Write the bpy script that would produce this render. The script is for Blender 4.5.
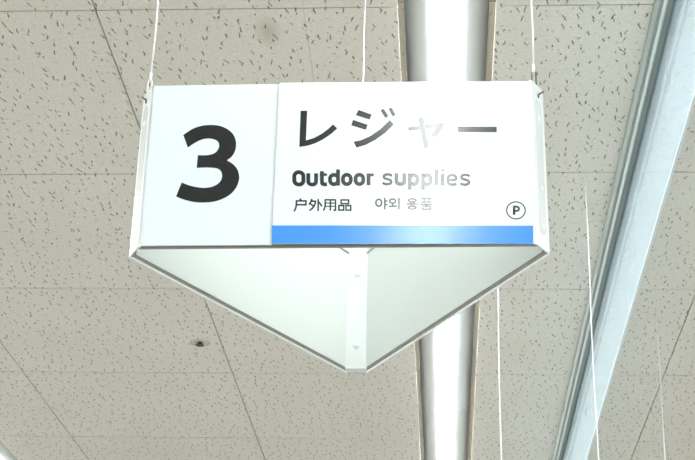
import bpy, bmesh, math
from mathutils import Vector, Matrix

for o in list(bpy.data.objects):
    bpy.data.objects.remove(o)
scene = bpy.context.scene
COL = scene.collection

# ------------------------------------------------------------------ camera
FPX = 1468.13                       # focal length in pixels of the 695 px wide frame
YAW, PITCH, ROLL = -0.0730859, 0.4463923, 0.0307881
EYE = Vector((-0.0041, 0.0, 1.55))
fwd = Vector((math.sin(YAW) * math.cos(PITCH), math.cos(YAW) * math.cos(PITCH), math.sin(PITCH)))
r0 = Vector((math.cos(YAW), -math.sin(YAW), 0))
u0 = r0.cross(fwd)
right = r0 * math.cos(ROLL) + u0 * math.sin(ROLL)
up = -r0 * math.sin(ROLL) + u0 * math.cos(ROLL)
cam_data = bpy.data.cameras.new('camera')
cam = bpy.data.objects.new('camera', cam_data)
COL.objects.link(cam)
cam_data.sensor_fit = 'HORIZONTAL'
cam_data.sensor_width = 36.0
cam_data.lens = FPX / 695.0 * 36.0
cam_data.clip_start = 0.05
m = Matrix((right, up, -fwd)).transposed().to_4x4()
m.translation = EYE
cam.matrix_world = m
scene.camera = cam

# ------------------------------------------------------------------ world, exposure
world = bpy.data.worlds.new('world')
scene.world = world
world.use_nodes = True
world.node_tree.nodes['Background'].inputs[0].default_value = (0.9, 0.95, 1.0, 1)
world.node_tree.nodes['Background'].inputs[1].default_value = 0.05
LAMP = 42.0                         # radiance of the lit strip-light lenses
LAMP_COL = (0.95, 1.0, 0.985, 1)
vs = scene.view_settings
vs.view_transform = 'Standard'
vs.look = 'None'
vs.gamma = 1.0
vs.use_curve_mapping = False
vs.exposure = 0.0

CEIL = EYE.z + 1.41277              # underside of the ceiling boards
Y0 = 2.07364                        # a joint that runs across the shop
S3 = math.sqrt(3) / 2


def ray(px, py):
    return fwd + right * ((px - 347.5) / FPX) - up * ((py - 230.0) / FPX)


def on_height(px, py, z):
    d = ray(px, py)
    return EYE + d * ((z - EYE.z) / d.z)


# ------------------------------------------------------------------ helpers
def link(name, me, mat, parent=None, kind=None):
    o = bpy.data.objects.new(name, me)
    COL.objects.link(o)
    if mat is not None and not me.materials:
        me.materials.append(mat)
    if parent is not None:
        o.parent = parent
    if kind:
        o['kind'] = kind
    return o


def tag(o, label, cat=None, group=None):
    o['label'] = label
    if cat:
        o['category'] = cat
    if group:
        o['group'] = group
    return o


def empty(name, loc=(0, 0, 0)):
    o = bpy.data.objects.new(name, None)
    o.empty_display_size = 0.05
    COL.objects.link(o)
    o.location = loc
    return o


def mesh_of(bm, name='mesh', smooth=False):
    bmesh.ops.recalc_face_normals(bm, faces=bm.faces)
    me = bpy.data.meshes.new(name)
    bm.to_mesh(me)
    bm.free()
    if smooth:
        for p in me.polygons:
            p.use_smooth = True
    return me


def add_box(bm, x0, x1, y0, y1, z0, z1):
    v = [bm.verts.new(p) for p in ((x0, y0, z0), (x1, y0, z0), (x1, y1, z0), (x0, y1, z0),
                                   (x0, y0, z1), (x1, y0, z1), (x1, y1, z1), (x0, y1, z1))]
    for f in ((3, 2, 1, 0), (4, 5, 6, 7), (0, 1, 5, 4), (1, 2, 6, 5), (2, 3, 7, 6), (3, 0, 4, 7)):
        bm.faces.new([v[i] for i in f])
    return v


def box_mesh(x0, x1, y0, y1, z0, z1, bevel=0.0):
    bm = bmesh.new()
    add_box(bm, x0, x1, y0, y1, z0, z1)
    if bevel:
        bmesh.ops.bevel(bm, geom=bm.edges[:], offset=bevel, segments=2, affect='EDGES', profile=0.5)
    return mesh_of(bm)


def add_tube(bm, pts, r, n=8, cap=True):
    pts = [Vector(p) for p in pts]
    rings = []
    ref = None
    for i, p in enumerate(pts):
        t = (pts[min(i + 1, len(pts) - 1)] - pts[max(i - 1, 0)]).normalized()
        if ref is None:
            ref = t.orthogonal().normalized()
        a = (ref - t * ref.dot(t)).normalized()
        ref = a
        b = t.cross(a)
        rings.append([bm.verts.new(p + (a * math.cos(k * 2 * math.pi / n) + b * math.sin(k * 2 * math.pi / n)) * r)
                      for k in range(n)])
    for i in range(len(rings) - 1):
        for k in range(n):
            bm.faces.new((rings[i][k], rings[i][(k + 1) % n], rings[i + 1][(k + 1) % n], rings[i + 1][k]))
    if cap:
        bm.faces.new(rings[0][::-1])
        bm.faces.new(rings[-1])


def tube_mesh(pts, r, n=8):
    bm = bmesh.new()
    add_tube(bm, pts, r, n)
    return mesh_of(bm, smooth=True)


def lathe_mesh(profile, n=32):
    """profile: (radius, z) pairs, turned about z"""
    bm = bmesh.new()
    rings = []
    for r, z in profile:
        if r < 1e-7:
            rings.append([bm.verts.new((0, 0, z))])
        else:
            rings.append([bm.verts.new((r * math.cos(2 * math.pi * k / n), r * math.sin(2 * math.pi * k / n), z))
                          for k in range(n)])
    for a, b in zip(rings, rings[1:]):
        for k in range(n):
            q = [a[k % len(a)], a[(k + 1) % len(a)], b[(k + 1) % len(b)], b[k % len(b)]]
            u = []
            for v in q:
                if v not in u:
                    u.append(v)
            if len(u) > 2:
                bm.faces.new(u)
    return mesh_of(bm, smooth=True)


def extrude_section(pts, y0, y1, closed=True):
    """(x, z) outline swept along y"""
    bm = bmesh.new()
    a = [bm.verts.new((x, y0, z)) for x, z in pts]
    b = [bm.verts.new((x, y1, z)) for x, z in pts]
    n = len(pts)
    for i in range(n if closed else n - 1):
        j = (i + 1) % n
        bm.faces.new((a[i], a[j], b[j], b[i]))
    if closed:
        bm.faces.new(a[::-1])
        bm.faces.new(b)
    return mesh_of(bm)


# ------------------------------------------------------------------ materials
def principled(name, col, rough=0.5, metal=0.0, spec=0.5, coat=0.0, coat_rough=0.1):
    mt = bpy.data.materials.new(name)
    mt.use_nodes = True
    b = mt.node_tree.nodes['Principled BSDF']
    b.inputs['Base Color'].default_value = (*col, 1)
    b.inputs['Roughness'].default_value = rough
    b.inputs['Metallic'].default_value = metal
    b.inputs['Specular IOR Level'].default_value = spec
    b.inputs['Coat Weight'].default_value = coat
    b.inputs['Coat Roughness'].default_value = coat_rough
    return mt


def noisy(mt, amount=0.05, scale=30.0, detail=3.0):
    """slight uneven tint over the plain colour"""
    nt = mt.node_tree
    b = nt.nodes['Principled BSDF']
    c = b.inputs['Base Color'].default_value[:]
    tc = nt.nodes.new('ShaderNodeNewGeometry')
    nz = nt.nodes.new('ShaderNodeTexNoise')
    nz.inputs['Scale'].default_value = scale
    nz.inputs['Detail'].default_value = detail
    nt.links.new(tc.outputs['Position'], nz.inputs['Vector'])
    mx = nt.nodes.new('ShaderNodeMix')
    mx.data_type = 'RGBA'
    mx.inputs[6].default_value = tuple(x * (1 - amount) for x in c[:3]) + (1,)
    mx.inputs[7].default_value = tuple(min(1, x * (1 + amount)) for x in c[:3]) + (1,)
    nt.links.new(nz.outputs['Fac'], mx.inputs[0])
    nt.links.new(mx.outputs[2], b.inputs['Base Color'])
    return mt


def board_material(name='ceiling_board', base=None):
    """mineral-fibre ceiling board: beige, with short worm-like pits"""
    mt = bpy.data.materials.new(name)
    mt.use_nodes = True
    nt = mt.node_tree
    L = nt.links.new
    b = nt.nodes['Principled BSDF']
    b.inputs['Roughness'].default_value = 0.9
    b.inputs['Specular IOR Level'].default_value = 0.15
    geo = nt.nodes.new('ShaderNodeNewGeometry')

    def math_node(op, a, bb=None, c=None):
        n = nt.nodes.new('ShaderNodeMath')
        n.operation = op
        for i, s in enumerate((a, bb, c)):
            if s is None:
                continue
            if isinstance(s, (int, float)):
                n.inputs[i].default_value = s
            else:
                L(s, n.inputs[i])
        return n.outputs[0]

    def pits(cell, length, width, seed, spread, keep):
        off = nt.nodes.new('ShaderNodeVectorMath')
        off.operation = 'ADD'
        L(geo.outputs['Position'], off.inputs[0])
        off.inputs[1].default_value = (seed, seed * 1.7, 0)
        # wobble so the strokes bend
        nz = nt.nodes.new('ShaderNodeTexNoise')
        nz.inputs['Scale'].default_value = 130
        nz.inputs['Detail'].default_value = 1
        L(off.outputs[0], nz.inputs['Vector'])
        sub = nt.nodes.new('ShaderNodeVectorMath')
        sub.operation = 'SUBTRACT'
        L(nz.outputs['Color'], sub.inputs[0])
        sub.inputs[1].default_value = (.5, .5, .5)
        wob = nt.nodes.new('ShaderNodeVectorMath')
        wob.operation = 'MULTIPLY'
        L(sub.outputs[0], wob.inputs[0])
        wob.inputs[1].default_value = (.006, .006, 0)
        add = nt.nodes.new('ShaderNodeVectorMath')
        add.operation = 'ADD'
        L(off.outputs[0], add.inputs[0])
        L(wob.outputs[0], add.inputs[1])
        flat = nt.nodes.new('ShaderNodeVectorMath')
        flat.operation = 'MULTIPLY'
        L(add.outputs[0], flat.inputs[0])
        flat.inputs[1].default_value = (1 / cell, 1 / cell, 0)
        vo = nt.nodes.new('ShaderNodeTexVoronoi')
        vo.voronoi_dimensions = '2D'
        vo.inputs['Scale'].default_value = 1.0
        vo.inputs['Randomness'].default_value = 1.0
        L(flat.outputs[0], vo.inputs['Vector'])
        loc = nt.nodes.new('ShaderNodeVectorMath')
        loc.operation = 'SUBTRACT'
        L(flat.outputs[0], loc.inputs[0])
        L(vo.outputs['Position'], loc.inputs[1])
        sepc = nt.nodes.new('ShaderNodeSeparateColor')
        L(vo.outputs['Color'], sepc.inputs[0])
        ang = math_node('MULTIPLY_ADD', sepc.outputs[0], 2 * spread, -spread + 0.08)
        rot = nt.nodes.new('ShaderNodeVectorRotate')
        rot.rotation_type = 'Z_AXIS'
        L(loc.outputs[0], rot.inputs['Vector'])
        L(ang, rot.inputs['Angle'])
        sx = nt.nodes.new('ShaderNodeSeparateXYZ')
        L(rot.outputs[0], sx.inputs[0])
        ln = math_node('MULTIPLY_ADD', sepc.outputs[1], length * .75 / cell, length * .25 / cell)
        uu = math_node('DIVIDE', math_node('ABSOLUTE', sx.outputs[1]), ln)
        vv = math_node('DIVIDE', math_node('ABSOLUTE', sx.outputs[0]), width / cell)
        d = math_node('ADD', math_node('POWER', uu, 2.0), math_node('POWER', vv, 2.0))
        mr = nt.nodes.new('ShaderNodeMapRange')
        mr.inputs['From Min'].default_value = 1.25
        mr.inputs['From Max'].default_value = 0.6
        L(d, mr.inputs['Value'])
        k = math_node('GREATER_THAN', keep, sepc.outputs[2])
        return math_node('MULTIPLY', mr.outputs[0], k)

    p1 = pits(0.026, 0.0105, 0.0013, 3.1, 0.42, 0.85)
    p2 = pits(0.021, 0.0045, 0.0012, 7.7, 1.4, 0.5)
    p = math_node('MAXIMUM', p1, math_node('MULTIPLY', p2, 0.5))
    # broad uneven tone and fine grain
    n1 = nt.nodes.new('ShaderNodeTexNoise')
    n1.inputs['Scale'].default_value = 3.5
    n1.inputs['Detail'].default_value = 4
    L(geo.outputs['Position'], n1.inputs['Vector'])
    mx = nt.nodes.new('ShaderNodeMix')
    mx.data_type = 'RGBA'
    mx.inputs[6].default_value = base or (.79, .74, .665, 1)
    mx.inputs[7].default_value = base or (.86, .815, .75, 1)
    L(n1.outputs['Fac'], mx.inputs[0])
    n2 = nt.nodes.new('ShaderNodeTexNoise')
    n2.inputs['Scale'].default_value = 160
    n2.inputs['Detail'].default_value = 2
    L(geo.outputs['Position'], n2.inputs['Vector'])
    gr = nt.nodes.new('ShaderNodeMix')
    gr.data_type = 'RGBA'
    gr.blend_type = 'MULTIPLY'
    gr.inputs[0].default_value = 0.35
    L(mx.outputs[2], gr.inputs[6])
    cr = nt.nodes.new('ShaderNodeMapRange')
    cr.inputs['From Min'].default_value = .3
    cr.inputs['From Max'].default_value = .7
    cr.inputs['To Min'].default_value = .75
    cr.inputs['To Max'].default_value = 1.1
    L(n2.outputs['Fac'], cr.inputs['Value'])
    L(cr.outputs[0], gr.inputs[7])
    # brown water stains, each a rough-edged round spot
    stain = None
    for sp, rad in ((on_height(268, 31, CEIL), .042),):
        ds = nt.nodes.new('ShaderNodeVectorMath')
        ds.operation = 'SUBTRACT'
        L(geo.outputs['Position'], ds.inputs[0])
        ds.inputs[1].default_value = sp
        sc = nt.nodes.new('ShaderNodeVectorMath')
        sc.operation = 'MULTIPLY'
        L(ds.outputs[0], sc.inputs[0])
        sc.inputs[1].default_value = (1.5, 0.7, 1)
        le = nt.nodes.new('ShaderNodeVectorMath')
        le.operation = 'LENGTH'
        L(sc.outputs[0], le.inputs[0])
        w = math_node('MULTIPLY_ADD', n1.outputs['Fac'], rad * .8, -rad * .4)
        ms = nt.nodes.new('ShaderNodeMapRange')
        ms.inputs['From Min'].default_value = rad
        ms.inputs['From Max'].default_value = rad * .1
        L(math_node('ADD', le.outputs['Value'], w), ms.inputs['Value'])
        stain = ms.outputs[0] if stain is None else math_node('MAXIMUM', stain, ms.outputs[0])
    st = nt.nodes.new('ShaderNodeMix')
    st.data_type = 'RGBA'
    st.inputs[7].default_value = (.47, .425, .34, 1)
    L(math_node('MULTIPLY', stain, .6), st.inputs[0])
    L(gr.outputs[2], st.inputs[6])
    pc = nt.nodes.new('ShaderNodeMix')
    pc.data_type = 'RGBA'
    pc.inputs[7].default_value = (.10, .085, .06, 1)
    L(math_node('MULTIPLY', p, .78), pc.inputs[0])
    L(st.outputs[2], pc.inputs[6])
    L(pc.outputs[2], b.inputs['Base Color'])
    bp = nt.nodes.new('ShaderNodeBump')
    bp.inputs['Strength'].default_value = .5
    bp.inputs['Distance'].default_value = .002
    bp.invert = True
    L(p, bp.inputs['Height'])
    L(bp.outputs[0], b.inputs['Normal'])
    return mt


M_BOARD = board_material()
M_LINING = board_material('shaded_board_lining', (.21, .185, .15, 1))  # same board, colour darkened to paint in the shade along the slot edges
M_FLANGE = noisy(principled('beige_enamel', (.55, .53, .47), .5), .05, 200)
M_DARK = principled('dark_plenum', (.05, .05, .05), .9)
M_WALL = noisy(principled('painted_wall', (.62, .62, .60), .7), .03, 4)
M_FLOOR = noisy(principled('vinyl_floor', (.50, .50, .48), .4), .05, 3)
M_FACE = noisy(principled('sign_face', (.73, .795, .84), .2, spec=.72), .01, 6)
M_INK = noisy(principled('black_print', (.004, .007, .009), .2, spec=.72), .1, 40)
M_BLUE = noisy(principled('blue_print', (.035, .26, .90), .2, spec=.72), .03, 20)
M_WHITE = noisy(principled('white_plastic', (.79, .82, .82), .3), .01, 10)
M_INNER = noisy(principled('white_sheet', (.78, .82, .80), .45), .015, 5)
M_CHAN = noisy(principled('grey_channel', (.31, .295, .27), .5), .06, 40)
M_SLOT = noisy(principled('pale_grey_plastic', (.74, .77, .77), .25), .03, 60)
M_STEEL = noisy(principled('dull_steel', (.07, .07, .07), .4, metal=.3), .1, 300)
M_WIRE = noisy(principled('white_cord', (.86, .88, .88), .4), .03, 200)
M_ALU = noisy(principled('grey_aluminium', (.23, .27, .26), .4, metal=.25), .04, 60)
M_ALU_L = noisy(principled('bright_aluminium', (.62, .68, .66), .35, metal=.2), .04, 60)
M_REFL = noisy(principled('reflector_enamel', (.52, .53, .53), .35, spec=.6), .03, 12)
M_LENS = bpy.data.materials.new('lit_lens')
M_LENS.use_nodes = True
_b = M_LENS.node_tree.nodes['Principled BSDF']
_b.inputs['Base Color'].default_value = (.9, .9, .9, 1)
_b.inputs['Emission Color'].default_value = LAMP_COL
_b.inputs['Emission Strength'].default_value = LAMP


def glass_material():
    """clear float glass with a thin, pale bluish film of dust"""
    mt = bpy.data.materials.new('dusty_glass')
    mt.use_nodes = True
    nt = mt.node_tree
    L = nt.links.new
    out = nt.nodes['Material Output']
    nt.nodes.remove(nt.nodes['Principled BSDF'])
    tr = nt.nodes.new('ShaderNodeBsdfTransparent')
    tr.inputs[0].default_value = (.93, .97, .97, 1)
    gl = nt.nodes.new('ShaderNodeBsdfGlossy')
    gl.inputs['Roughness'].default_value = .06
    gl.inputs['Color'].default_value = (.86, .95, 1, 1)
    fr = nt.nodes.new('ShaderNodeFresnel')
    fr.inputs['IOR'].default_value = 1.45
    m1 = nt.nodes.new('ShaderNodeMixShader')
    L(fr.outputs[0], m1.inputs[0])
    L(tr.outputs[0], m1.inputs[1])
    L(gl.outputs[0], m1.inputs[2])
    df = nt.nodes.new('ShaderNodeBsdfDiffuse')
    df.inputs[0].default_value = (.86, .91, .96, 1)
    tl = nt.nodes.new('ShaderNodeBsdfTranslucent')
    tl.inputs[0].default_value = (.86, .91, .96, 1)
    m2 = nt.nodes.new('ShaderNodeMixShader')
    m2.inputs[0].default_value = .4
    L(df.outputs[0], m2.inputs[1])
    L(tl.outputs[0], m2.inputs[2])
    nz = nt.nodes.new('ShaderNodeTexNoise')
    nz.inputs['Scale'].default_value = 9
    nz.inputs['Detail'].default_value = 4
    geo = nt.nodes.new('ShaderNodeNewGeometry')
    L(geo.outputs['Position'], nz.inputs['Vector'])
    mr = nt.nodes.new('ShaderNodeMapRange')
    mr.inputs['To Min'].default_value = .16
    mr.inputs['To Max'].default_value = .30
    L(nz.outputs['Fac'], mr.inputs['Value'])
    m3 = nt.nodes.new('ShaderNodeMixShader')
    L(mr.outputs[0], m3.inputs[0])
    L(m1.outputs[0], m3.inputs[1])
    L(m2.outputs[0], m3.inputs[2])
    L(m3.outputs[0], out.inputs['Surface'])
    return mt


M_GLASS = glass_material()


def acrylic():
    """milky acrylic sheet that lets light through"""
    mt = noisy(principled('milky_acrylic', (.86, .89, .90), .2), .01, 6)
    nt = mt.node_tree
    tl = nt.nodes.new('ShaderNodeBsdfTranslucent')
    tl.inputs[0].default_value = (.95, .97, .97, 1)
    mx = nt.nodes.new('ShaderNodeMixShader')
    mx.inputs[0].default_value = .82
    nt.links.new(nt.nodes['Principled BSDF'].outputs[0], mx.inputs[1])
    nt.links.new(tl.outputs[0], mx.inputs[2])
    nt.links.new(mx.outputs[0], nt.nodes['Material Output'].inputs['Surface'])
    return mt


M_ACRYL = acrylic()
M_GEDGE = noisy(principled('ground_glass_edge', (.80, .90, .92), .3), .03, 30)

# ------------------------------------------------------------------ room shell
YA, YB = Y0 - 9 * .6, Y0 + 11 * .6
XW = 4.2
floor = link('floor', box_mesh(-XW, XW, YA, YB, -.05, 0), M_FLOOR, kind='structure')
tag(floor, 'pale grey vinyl shop floor', 'floor')
for nm, b, lb in (('wall_left', (-XW - .1, -XW, YA, YB), 'plain off-white painted wall beside the strip lights'),
                  ('wall_right', (XW, XW + .1, YA, YB), 'plain off-white painted wall on the glass screen side'),
                  ('wall_front', (-XW, XW, YB, YB + .1), 'plain off-white painted end wall beyond the sign'),
                  ('wall_back', (-XW, XW, YA - .1, YA), 'plain off-white painted end wall facing the sign front')):
    tag(link(nm, box_mesh(*b, 0, CEIL + .25), M_WALL, kind='structure'), lb, 'wall')

ceiling = link('ceiling', box_mesh(-XW, XW, YA, YB, CEIL + .20, CEIL + .25), M_DARK, kind='structure')
tag(ceiling, 'suspended ceiling of beige pitted boards with thin dark joints', 'ceiling')

SLOT = .083                          # half width of a light slot
LINES = (-3.0, -1.53, 0.0, 1.53, 3.0)  # centre lines of the strip lights
GX, GY, TH = .0026, .0030, .009      # joint widths, board thickness
spans = [(-XW, -3.6), (-3.6, -3 - SLOT), (-3 + SLOT, -2.4), (-2.4, -1.8), (-1.8, -1.53 - SLOT), (-1.53 + SLOT, -1.2),
         (-1.2, -.6), (-.6, -SLOT)]
spans += [(-b, -a) for a, b in reversed(spans)]
tile_cache = {}


def tile(a, b, n, ga=None, gb=None):
    la = 0 if any(abs(a - (c + SLOT)) < 1e-4 for c in LINES) else GX / 2
    lb = 0 if any(abs(b - (c - SLOT)) < 1e-4 for c in LINES) else GX / 2
    la = la if ga is None else ga
    lb = lb if gb is None else gb
    w = b - a
    key = (round(w, 4), la, lb)
    if key not in tile_cache:
        tile_cache[key] = box_mesh(la, w - lb, GY / 2, .6 - GY / 2, 0, TH)
    o = link('tile', tile_cache[key], M_BOARD, ceiling)
    o.location = (a, Y0 + n * .6, CEIL)


for n in range(-9, 11):
    for a, b in spans:
        if (a, b) == (-.6, -SLOT) and n in (-1, 0):
            tile(-.6, -.243, n, gb=.0003)
            tile(-.243, b, n, ga=.0003)
        elif (a, b) == (-.6, -SLOT) and n == 3:
            tile(-.6, -.359, n, gb=.0003)
            tile(-.359, -.239, n, ga=.0003, gb=.0003)
            tile(-.239, b, n, ga=.0003)
        else:
            tile(a, b, n)

# narrow board strips set back along both edges of the light slots
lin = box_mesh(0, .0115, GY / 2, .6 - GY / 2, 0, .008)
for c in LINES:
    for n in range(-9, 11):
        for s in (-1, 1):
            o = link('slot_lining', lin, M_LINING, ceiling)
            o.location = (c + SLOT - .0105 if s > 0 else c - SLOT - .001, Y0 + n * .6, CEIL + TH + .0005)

# ------------------------------------------------------------------ strip lights
UNIT = 1.5
yj = on_height(459, 410, CEIL + .02).y          # a joint between two units shows in the photograph


def fixture_meshes():
    h = UNIT / 2
    w = SLOT - .003
    # wide at the top, narrowing down to the lens
    refl = extrude_section([(-w, .036), (-.0258, .0045), (.0258, .0045), (w, .036), (w, .060), (-w, .060)], -h + .001, h - .001)
    prof = [(-.0262, .0045)]
    for k in range(15):
        a = math.radians(-2 + 184 * k / 14)
        prof.append((-.0268 * math.cos(a), .0015 - .0085 * math.sin(a)))
    prof += [(.0262, .0045)]
    lens = extrude_section(prof, -h + .0004, h - .0004)
    cap = extrude_section([(x * .96, z * .9) for x, z in prof], -.0015, .0015)
    return refl, lens, cap


refl_me, lens_me, cap_me = fixture_meshes()
for c in LINES:
    y = yj + UNIT / 2 + math.floor((YA - yj) / UNIT + 1e-6) * UNIT
    while y + UNIT / 2 < YB + 1e-6:
        if y - UNIT / 2 > YA - 1e-6:
            f = empty('strip_light', (c, y, CEIL))
            if c == 0:
                tag(f, 'lit white strip light recessed in the ceiling slot behind the hanging sign', 'light', 'strip lights in the slot above the sign')
            else:
                tag(f, 'lit white strip light in a ceiling slot away from the hanging sign', 'light', 'strip lights in the other ceiling slots')
            link('reflector', refl_me, M_REFL, f)
            tag(link('lens', lens_me, M_LENS, f), 'glowing white lens bar')
            for s in (-1, 1):
                e = link('end_cap', cap_me, M_WHITE, f)
                e.location = (0, s * (UNIT / 2 - .0022), 0)
        y += UNIT

# ------------------------------------------------------------------ glass smoke screen
GXC = .3765
screen = empty('smoke_screen', (GXC, (YA + YB) / 2, CEIL))
tag(screen, 'long pale blue glass smoke screen hanging from a grey ceiling rail', 'glass screen')
hl = (YB - YA) / 2
link('rail', extrude_section([(-.0315, 0), (-.0315, -.006), (-.0265, -.017), (-.021, -.019), (-.021, 0)], -hl, hl), M_ALU, screen)
link('rail_bead', extrude_section([(-.0205, 0), (-.0205, -.0215), (-.0165, -.0235), (-.0145, -.0215), (-.0145, 0)], -hl, hl), M_ALU_L, screen)
link('clamp', extrude_section([(-.014, 0), (-.014, -.020), (-.0055, -.022), (-.0055, 0)], -hl, hl), M_ALU, screen)
link('clamp', extrude_section([(.0045, 0), (.0045, -.024), (.010, -.024), (.016, -.014), (.016, 0)], -hl, hl), M_ALU, screen)
yy = -hl
i = 0
while yy < hl - .01:
    y1 = min(yy + 3.0, hl)
    pane = tag(link('pane', box_mesh(-.0025, .0025, yy + .001, y1 - .001, -.249, -.003), M_GLASS, screen), 'clear dusty glass pane')
    link('pane_edge', box_mesh(-.0025, .0025, yy + .001, y1 - .001, -.2515, -.2492), M_GEDGE, pane)
    yy = y1

# ------------------------------------------------------------------ sprinkler
sp = on_height(200, 342.5, CEIL)
spr = empty('sprinkler_head', sp)
spr.scale = (1.2, 1.2, 1.2)
tag(spr, 'small round recessed sprinkler head flush in the pitted ceiling', 'sprinkler')
link('flange', lathe_mesh([(.019, .004), (.019, -.0005), (.0195, -.0014), (.0215, -.0012), (.0225, 0), (.0225, .0005), (.019, .004)], 32), M_FLANGE, spr)
link('cup', lathe_mesh([(.0188, -.0003), (.0185, .0085), (0, .0085)], 32), M_DARK, spr)
link('deflector', lathe_mesh([(0, -.0035), (.006, -.004), (.0095, -.006), (.0095, -.0070), (.006, -.0066), (0, -.007)], 24), M_STEEL, spr)
link('stem', lathe_mesh([(.004, .0084), (.004, -.0037)], 12), M_STEEL, spr)

# ------------------------------------------------------------------ the hanging sign
SW, SH, SC = .48522, .22757, .032            # long side, height, corner width
TS, TC, TI = .0020, .0060, .0010             # outer sheet, grey channel, inner sheet
SX, SY, SZ = -.13099 + EYE.x, 1.60446, EYE.z + .75
S_YAW, S_ROLL, S_TILT = -.0015, .00743, .0045
sign = empty('hanging_sign', (SX, SY, SZ))
RS = Matrix.Rotation(S_YAW, 3, 'Z') @ Matrix.Rotation(S_TILT, 3, 'X') @ Matrix.Rotation(-S_ROLL, 3, 'Y')
sign.rotation_euler = RS.to_euler()
tag(sign, 'white three-sided hanging shop sign numbered 3 for outdoor supplies', 'sign')
MS = Matrix.Translation((SX, SY, SZ)) @ RS.to_4x4()
MSI = MS.inverted()

hexa = [(-SW / 2, 0), (SW / 2, 0), (SW / 2 + SC / 2, SC * S3), (SC / 2, SC * S3 + SW * S3),
        (-SC / 2, SC * S3 + SW * S3), (-SW / 2 - SC / 2, SC * S3)]


def edge_matrix(i):
    """x along the side, y inwards, z up"""
    a, b = Vector(hexa[i]), Vector(hexa[(i + 1) % 6])
    d = (b - a).normalized()
    return Matrix(((d.x, -d.y, 0, a.x), (d.y, d.x, 0, a.y), (0, 0, 1, 0), (0, 0, 0, 1)))


def face_uv(px, py, lift=0.0):
    """a point of the photograph on the front face: (x, z) in the sign's own frame"""
    o = MSI @ EYE
    d = MSI.to_3x3() @ ray(px, py)
    t = (-lift - o.y) / d.y
    p = o + d * t
    return p.x, p.z


xm = (face_uv(278.2, 90)[0] + face_uv(271.2, 240)[0]) / 2        # seam between the two plates
number_panel = link('number_panel', box_mesh(-SW / 2 + .0006, xm - .0018, 0, TS, .0008, SH, .0004), M_FACE, sign)
text_panel = link('text_panel', box_mesh(xm + .0012, SW / 2 - .0006, 0, TS, .0008, SH, .0004), M_FACE, sign)
# the text plate sits a touch askew in its frame
pc = (xm + SW / 2) / 2
PLATE = Matrix.Translation((pc, -.0006, 0)) @ Matrix.Rotation(.0175, 4, 'Z') @ Matrix.Translation((-pc, 0, 0))
text_panel.matrix_local = PLATE
link('divider', box_mesh(xm - .0018, xm + .0012, .0006, TS, .0008, SH), M_SLOT, sign)
link('bottom_channel', box_mesh(-SW / 2 + .0006, SW / 2 - .0006, TS + .0015, TS + TC, -.0005, SH - .001), M_CHAN, sign)
inner = link('inner_sheet', box_mesh(-SW / 2 + .006, SW / 2 - .006, TS + TC, TS + TC + TI, .0015, SH - .001), M_INNER, sign)
for i in (2, 4):
    em = edge_matrix(i)
    p = link('side_panel', box_mesh(.0006, SW - .0006, 0, TS + .0004, -.0027, SH, .0004), M_ACRYL, sign)
    p.matrix_local = em
    link('bottom_channel', box_mesh(.0006, SW - .0006, TS + .0004, TS + TC, -.0005, SH - .001), M_CHAN, p)
    link('inner_sheet', box_mesh(.004, SW - .004, TS + TC, TS + TC + TI, .0012, SH - .001), M_INNER, p)
    link('top_rail', box_mesh(.004, SW - .004, TS + TC + TI, TS + TC + TI + .0016, SH - .041, SH - .001), M_INNER, p)
    link('rail_edge', box_mesh(.004, SW - .004, TS + TC + TI, TS + TC + TI + .0019, SH - .0425, SH - .041), M_CHAN, p)


def pill_mesh(cx, z0, z1, r, y0, y1, n=12):
    pts = []
    for k in range(n + 1):
        a = math.pi * k / n
        pts.append((cx + r * math.cos(a), z1 - r + r * math.sin(a)))
    for k in range(n + 1):
        a = math.pi + math.pi * k / n
        pts.append((cx + r * math.cos(a), z0 + r + r * math.sin(a)))
    bm = bmesh.new()
    A = [bm.verts.new((x, y0, z)) for x, z in pts]
    B = [bm.verts.new((x, y1, z)) for x, z in pts]
    for i in range(len(pts)):
        j = (i + 1) % len(pts)
        bm.faces.new((A[i], A[j], B[j], B[i]))
    bm.faces.new(A)
    bm.faces.new(B)
    return mesh_of(bm)


def dome(r, h):
    return lathe_mesh([(0, h), (r * .5, h * .85), (r * .85, h * .5), (r, 0)], 16)


for i in (1, 3, 5):
    em = edge_matrix(i)
    bm = bmesh.new()
    # folded strip: face plus two short flanges turned in behind the panels
    t = .0022
    k = .0030
    sec = [(0, 0), (SC, 0), (SC + k * .5, k * S3), (SC - t * .2 + k * .3, k * S3 + .001), (SC - t * .7, t), (t * .7, t), (t * .2 - k * .3, k * S3 + .001), (-k * .5, k * S3)]
    if i == 3:                                # the rear post is a boxed section
        sec = [(0, 0), (SC, 0), (SC, .016), (0, .016)]
        t = .016
    A = [bm.verts.new((x, y, -.0012)) for x, y in sec]
    B = [bm.verts.new((x, y, SH + .0005)) for x, y in sec]
    for q in range(len(sec)):
        j = (q + 1) % len(sec)
        bm.faces.new((A[q], A[j], B[j], B[q]))
    bm.faces.new(A)
    bm.faces.new(B)
    post = link('corner_post', mesh_of(bm), M_WHITE, sign)
    post.matrix_local = em
    c = SC / 2
    link('slot_cover', pill_mesh(c, .018, SH - .022, .0092, -.0006, .0005), M_SLOT, post)
    for z in (.028, .080, SH - .048):
        rv = link('rivet', dome(.0042, .0016), M_WHITE, post)
        rv.matrix_local = Matrix.Translation((c, -.0006, z)) @ Matrix.Rotation(math.pi / 2, 4, 'X')
    if i == 3:                                # the screws seen from inside on the rear post
        for z in (.034, .150):
            rv = link('rivet', lathe_mesh([(0, .0012), (.003, .0012), (.0034, .0004), (.0048, .0004), (.0052, 0)], 16), M_WHITE, post)
            rv.matrix_local = Matrix.Translation((c, t, z)) @ Matrix.Rotation(-math.pi / 2, 4, 'X')

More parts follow.
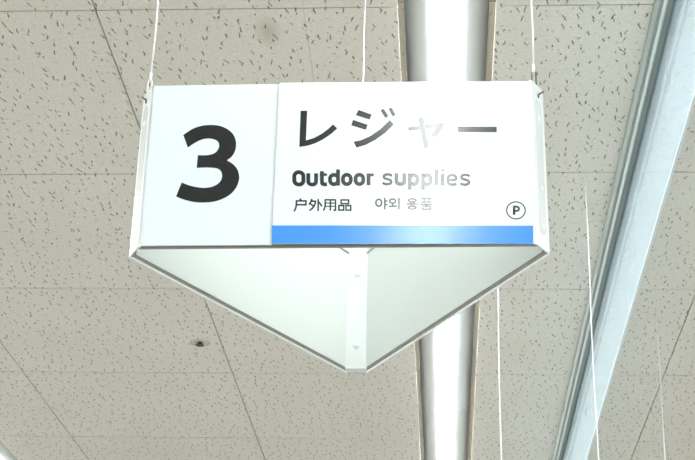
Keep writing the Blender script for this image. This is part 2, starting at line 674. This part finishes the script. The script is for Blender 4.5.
# hooks and wires (vertical in the room, so built in the sign's frame and turned back)
INV3 = RS.inverted()
for i, hook_mat in ((1, M_STEEL), (3, M_WIRE), (5, M_WIRE)):
    em = edge_matrix(i)
    # eye near the panel end of the post for the front corners
    along = SC * (.5 if i == 1 else .3 if i == 5 else .5)
    base = em @ Vector((along, .004, SH))
    hk_col = hook_mat
    bm = bmesh.new()
    L0, rr = .026, .0026
    loop = []
    for q in range(25):
        a = 2 * math.pi * q / 24
        z = (L0 / 2 - rr) * (1 if math.sin(a) > 0 else -1) if abs(math.sin(a)) > 1e-6 else 0
        loop.append((rr * math.cos(a), 0, z + rr * math.sin(a)))
    add_tube(bm, loop, .0009, 8, False)
    hook = link('hook', mesh_of(bm, smooth=True), hk_col, sign)
    hook.matrix_local = Matrix.Translation(base + Vector((0, 0, L0 / 2 - .0045)))
    # short dark pin that pokes out of the post below the hook
    pin_at = em @ Vector((SC * (.62 if i == 1 else .38 if i == 5 else .5), 0, SH - .010))
    out = (em.to_3x3() @ Vector((0, -1, 0)))
    side = (em.to_3x3() @ Vector((1 if i == 1 else -1, 0, 0)))
    bm = bmesh.new()
    add_tube(bm, [pin_at - out * .002 - side * .003 - Vector((0, 0, .004)), pin_at + out * .005 + side * .004 + Vector((0, 0, .004))], .0011, 8)
    add_tube(bm, [pin_at - side * .003 + out * .001 - Vector((0, 0, .0075)), pin_at - side * .003 + out * .001 - Vector((0, 0, .002))], .0009, 8)
    tag(link('pin', mesh_of(bm, smooth=True), M_STEEL, sign), 'short dark steel pin end')
    # wire from the hook to the ceiling
    p0 = MS @ (base + Vector((0, 0, L0 - .006)))
    p1 = Vector((p0.x, p0.y, CEIL + .004))
    bm = bmesh.new()
    nseg = 6
    add_tube(bm, [MSI @ (p0.lerp(p1, q / nseg) + Vector((.0006 * math.sin(q * 2.1), 0, 0))) for q in range(nseg + 1)], .0011, 8)
    add_tube(bm, [MSI @ p0, MSI @ (p0 + Vector((0, 0, .012)))], .0019, 8)
    tag(link('suspension_wire', mesh_of(bm, smooth=True), M_WIRE, sign), 'thin white suspension wire')


# ------------------------------------------------------------------ print on the front
def smooth_closed(pts, corners, n=6):
    """Catmull-Rom through the outline, kept sharp at the listed corners"""
    out = []
    N = len(pts)
    for i in range(N):
        p1, p2 = Vector(pts[i]), Vector(pts[(i + 1) % N])
        p0 = p1 * 2 - p2 if i in corners else Vector(pts[i - 1])
        p3 = p2 * 2 - p1 if (i + 1) % N in corners else Vector(pts[(i + 2) % N])
        for k in range(n):
            t = k / n
            out.append(tuple(.5 * ((2 * p1) + (p2 - p0) * t + (2 * p0 - 5 * p1 + 4 * p2 - p3) * t * t
                                   + (3 * p1 - p0 - 3 * p2 + p3) * t ** 3)))
    return out


def stroke(pts, w, closed=False):
    """quads along a polyline of width w"""
    P = [Vector(p) for p in pts]
    n = len(P)
    L, R = [], []
    for i in range(n):
        if closed:
            a, b = (P[i] - P[i - 1]).normalized(), (P[(i + 1) % n] - P[i]).normalized()
        else:
            a = (P[i] - P[i - 1]).normalized() if i else (P[1] - P[0]).normalized()
            b = (P[i + 1] - P[i]).normalized() if i < n - 1 else a
        t = (a + b)
        t = t.normalized() if t.length > 1e-6 else a
        nn = Vector((-t.y, t.x))
        s = w / 2 / max(.45, nn.dot(Vector((-a.y, a.x))))
        L.append(P[i] + nn * s)
        R.append(P[i] - nn * s)
    return [[tuple(L[i]), tuple(L[(i + 1) % n]), tuple(R[(i + 1) % n]), tuple(R[i])] for i in range(n if closed else n - 1)]


def ellipse(cx, cy, rx, ry, n=32):
    return [(cx + rx * math.cos(2 * math.pi * k / n), cy + ry * math.sin(2 * math.pi * k / n)) for k in range(n)]


def rrect(x0, y0, x1, y1, r, n=6):
    o = []
    for cx, cy, a0 in ((x1 - r, y1 - r, 0), (x0 + r, y1 - r, 90), (x0 + r, y0 + r, 180), (x1 - r, y0 + r, 270)):
        for k in range(n + 1):
            a = math.radians(a0 + 90 * k / n)
            o.append((cx + r * math.cos(a), cy + r * math.sin(a)))
    return o


def bend(pts, n=5):
    """open Catmull-Rom"""
    P = [Vector(p) for p in pts]
    P = [P[0] * 2 - P[1]] + P + [P[-1] * 2 - P[-2]]
    o = []
    for i in range(1, len(P) - 2):
        for k in range(n):
            t = k / n
            p0, p1, p2, p3 = P[i - 1:i + 3]
            o.append(tuple(.5 * ((2 * p1) + (p2 - p0) * t + (2 * p0 - 5 * p1 + 4 * p2 - p3) * t * t
                                 + (3 * p1 - p0 - 3 * p2 + p3) * t ** 3)))
    o.append(tuple(P[-2]))
    return o


def printed(name, polys, mat, parent, ox, oy, sc, label, lift=.00015):
    """polygons given in pixels of an enlarged crop of the photograph, laid onto the front plate"""
    bm = bmesh.new()
    for idx, poly in enumerate(polys):
        vs_ = []
        lf = lift + (idx % 11) * 6e-6            # overlapping strokes must not share one plane
        for x, y in poly:
            u, v = face_uv(ox + x / sc, oy + y / sc)
            vs_.append(bm.verts.new((u, -lf, v)))
        f = bm.faces.new(vs_)
        f.normal_update()
        if f.normal.y > 0:
            f.normal_flip()
    me = bpy.data.meshes.new(name)
    bmesh.ops.triangulate(bm, faces=[f for f in bm.faces if len(f.verts) > 4])
    bm.to_mesh(me)
    bm.free()
    o = link(name, me, mat, parent)
    o['label'] = label
    return o


three = [(107, 115), (150, 87), (190, 73), (232, 69), (275, 73), (310, 88), (335, 110), (348, 138), (350, 165), (345, 190),
         (330, 215), (308, 232), (335, 248), (355, 272), (364, 300), (363, 325), (350, 358), (325, 387), (290, 408),
         (250, 421), (205, 426), (160, 424), (120, 415), (90, 405), (74, 397), (100, 334), (135, 347), (170, 355),
         (205, 358), (240, 353), (268, 338), (282, 320), (286, 300), (280, 282), (265, 270), (240, 266), (210, 265),
         (169, 266), (174, 208), (215, 208), (240, 203), (258, 193), (269, 177), (272, 163), (268, 148), (255, 138),
         (238, 133), (215, 132), (190, 137), (160, 152), (128, 173)]
corn = {0, 11, 24, 25, 37, 38, 50}
printed('numeral', [smooth_closed(three, corn)], M_INK, number_panel, 160, 110, 4.6, 'large black numeral 3')

kat = [
    [(68, 75), (110, 76), (102, 262), (150, 247), (200, 220), (240, 190), (273, 160), (299, 185), (262, 219), (210, 255), (160, 280), (110, 296), (60, 304)],
    [(433, 67), (517, 95), (503, 128), (416, 100)],
    [(398, 130), (491, 160), (480, 193), (387, 165)],
    [(402, 268), (450, 258), (510, 230), (570, 188), (632, 128), (655, 158), (600, 212), (540, 255), (480, 287), (420, 305)],
    [(572, 68), (592, 58), (622, 104), (602, 118)],
    [(622, 58), (642, 50), (668, 96), (648, 108)],
]
ox = (395 - 290) * 6.318
kat += [[(x + ox, y) for x, y in poly] for poly in (
    [(146, 113), (180, 110), (215, 300), (183, 308)],
    [(82, 173), (295, 143), (306, 152), (297, 182), (258, 240), (228, 224), (262, 173), (84, 197)],
    [(397, 166), (643, 166), (643, 201), (397, 202)])]
printed('katakana_line', kat, M_INK, text_panel, 290, 100, 6.318, 'black katakana title')

W = 27
eng = []
eng += stroke(rrect(66, 79, 129, 164, 29), W + 1, True)
eng += stroke([(163, 85)] + bend([(163, 138), (168, 156), (190, 164), (212, 156), (217, 138)]) + [(217, 85)], W)
eng += stroke(bend([(258, 70), (258, 146), (264, 158), (276, 162), (293, 161)]), W) + stroke([(243, 94), (293, 94)], 18)
eng += stroke(rrect(314, 95, 369, 160, 26), W, True) + stroke([(369, 57), (369, 170)], W)
eng += stroke(rrect(404, 94, 457, 159, 26), W, True)
eng += stroke(rrect(491, 93, 544, 158, 26), W, True)
eng += stroke([(581, 83), (581, 166)], W) + stroke(bend([(581, 112), (590, 97), (604, 93), (618, 94)]), 20)
o5 = (375 - 285) * 6.95
es = [(119, 99), (106, 91), (86, 89), (68, 93), (62, 104), (68, 116), (88, 122), (106, 129), (114, 140), (107, 152), (88, 157), (68, 155), (53, 147)]
sec = stroke(bend(es), 19) + stroke(bend([(x + 539, y - 1) for x, y in es]), 19)
sec += stroke([(149, 80)] + bend([(149, 131), (154, 148), (176, 156), (199, 148), (204, 131)]) + [(204, 80)], W)
for x in (241, 333):
    sec += stroke(rrect(x, 91, x + 54, 156, 26), W, True) + stroke([(x, 80), (x, 195)], W)
sec += stroke([(426, 50), (426, 165)], W) + stroke([(470, 80), (470, 165)], W) + stroke([(470, 48), (470, 67)], 23)
sec += stroke([(508, 124), (563, 124)], 17) + stroke(bend([(562, 126), (561, 104), (550, 92), (535, 89), (519, 93), (509, 106), (508, 124), (510, 143), (521, 154), (538, 157), (554, 155), (567, 150)]), 20)
eng += [[(x + o5, y) for x, y in poly] for poly in sec]
printed('english_line', eng, M_INK, text_panel, 285, 162, 6.95, 'black bold words Outdoor supplies')

T = 16.5
chi = []
chi += stroke([(98, 76), (112, 94)], T) + stroke([(58, 99), (160, 99), (160, 141)], T) + stroke([(62, 137), (164, 137)], T)
chi += stroke(bend([(66, 96), (65, 140), (58, 172), (42, 204)]), T)
chi += stroke(bend([(220, 79), (208, 108), (190, 136)]), T) + stroke([(210, 101), (262, 101)], T)
chi += stroke(bend([(257, 98), (248, 130), (228, 166), (195, 195)]), T) + stroke([(204, 124), (232, 148)], T)
chi += stroke([(281, 78), (281, 199)], T) + stroke(bend([(284, 108), (300, 124), (319, 152)]), T)
chi += stroke(bend([(352, 82), (351, 130), (346, 165), (333, 194)]), T) + stroke([(347, 86), (456, 86)], T)
chi += stroke([(453, 82), (453, 188), (432, 190)], T) + stroke([(402, 86), (402, 192)], T)
chi += stroke([(350, 118), (454, 118)], 11) + stroke([(350, 150), (454, 150)], 11)
for a, b_, c_, d_ in ((509, 86, 583, 123), (486, 142, 534, 187), (556, 142, 604, 187)):
    chi += stroke([(a, b_), (c_, b_), (c_, d_), (a, d_)], T - 1, True)
printed('chinese_line', chi, M_INK, text_panel, 290, 192, 9.93, 'small black Chinese characters')

K = 15.5
kor = []
kor += stroke(ellipse(120, 97, 25, 30), K, True) + stroke([(172, 52), (172, 156)], K) + stroke([(172, 82), (197, 82)], K - 1) + stroke([(172, 113), (197, 113)], K - 1)
kor += stroke(ellipse(240, 82, 26, 18), K, True) + stroke([(240, 100), (240, 126)], K) + stroke([(207, 129), (278, 125)], K) + stroke([(295, 52), (295, 156)], K)
kor += stroke(ellipse(412, 74, 33, 13), K - 1, True) + stroke([(397, 86), (397, 106)], K) + stroke([(427, 86), (427, 106)], K)
kor += stroke([(360, 107), (463, 107)], K - 1) + stroke(ellipse(411, 137, 33, 13), K - 1, True)
kor += stroke([(489, 57), (579, 57)], K - 1) + stroke([(514, 57), (514, 88)], K) + stroke([(554, 57), (554, 88)], K) + stroke([(486, 88), (582, 88)], K - 1)
kor += stroke([(482, 107), (584, 107)], K - 1) + stroke([(533, 107), (533, 124)], K) + stroke([(499, 124), (568, 124), (568, 150), (499, 150)], K - 1, True)
printed('korean_line', kor, M_INK, text_panel, 365, 192, 8.6875, 'small black Korean words')

pp = stroke(ellipse(138, 130, 61, 56, 48), 8, True)
pp += stroke([(126, 100), (126, 160)], 16)
pp += stroke([(126, 105)] + bend([(143, 105), (154, 110), (158, 119), (154, 129), (143, 134)]) + [(126, 134)], 13)
printed('circled_letter', pp, M_INK, text_panel, 495, 190, 6.571, 'black letter P in a circle')

band = []
for k in range(12):
    a, b_ = k / 12, (k + 1) / 12
    xa, xb = 272.2 + a * (533.2 - 272.2), 272.2 + b_ * (533.2 - 272.2)
    ya, yb = 226.6 - 1.6 * a, 226.6 - 1.6 * b_
    band.append([(xa, ya), (xb, yb), (xb, yb + 18.2), (xa, ya + 18.2)])
printed('colour_band', band, M_BLUE, text_panel, 0, 0, 1.0, 'bright blue band along the bottom edge')


# ------------------------------------------------------------------ loose wires further back
def far_wire(px, py, length, label):
    p = on_height(px, py, CEIL)
    w = link('hanging_wire', tube_mesh([(.0012 * math.sin(q * 1.3), 0, .004 - length * q / 10) for q in range(11)], .0012, 8), M_WIRE)
    w.location = p
    tag(w, label, 'wire')


far_wire(585.3, 186, 1.05, 'thin white wire hanging in front of the glass smoke screen')
far_wire(655.3, 308, 1.05, 'thin white wire hanging beyond the glass smoke screen')
far_wire(496.5, 200, 1.05, 'thin white wire hanging between the strip light and glass screen')
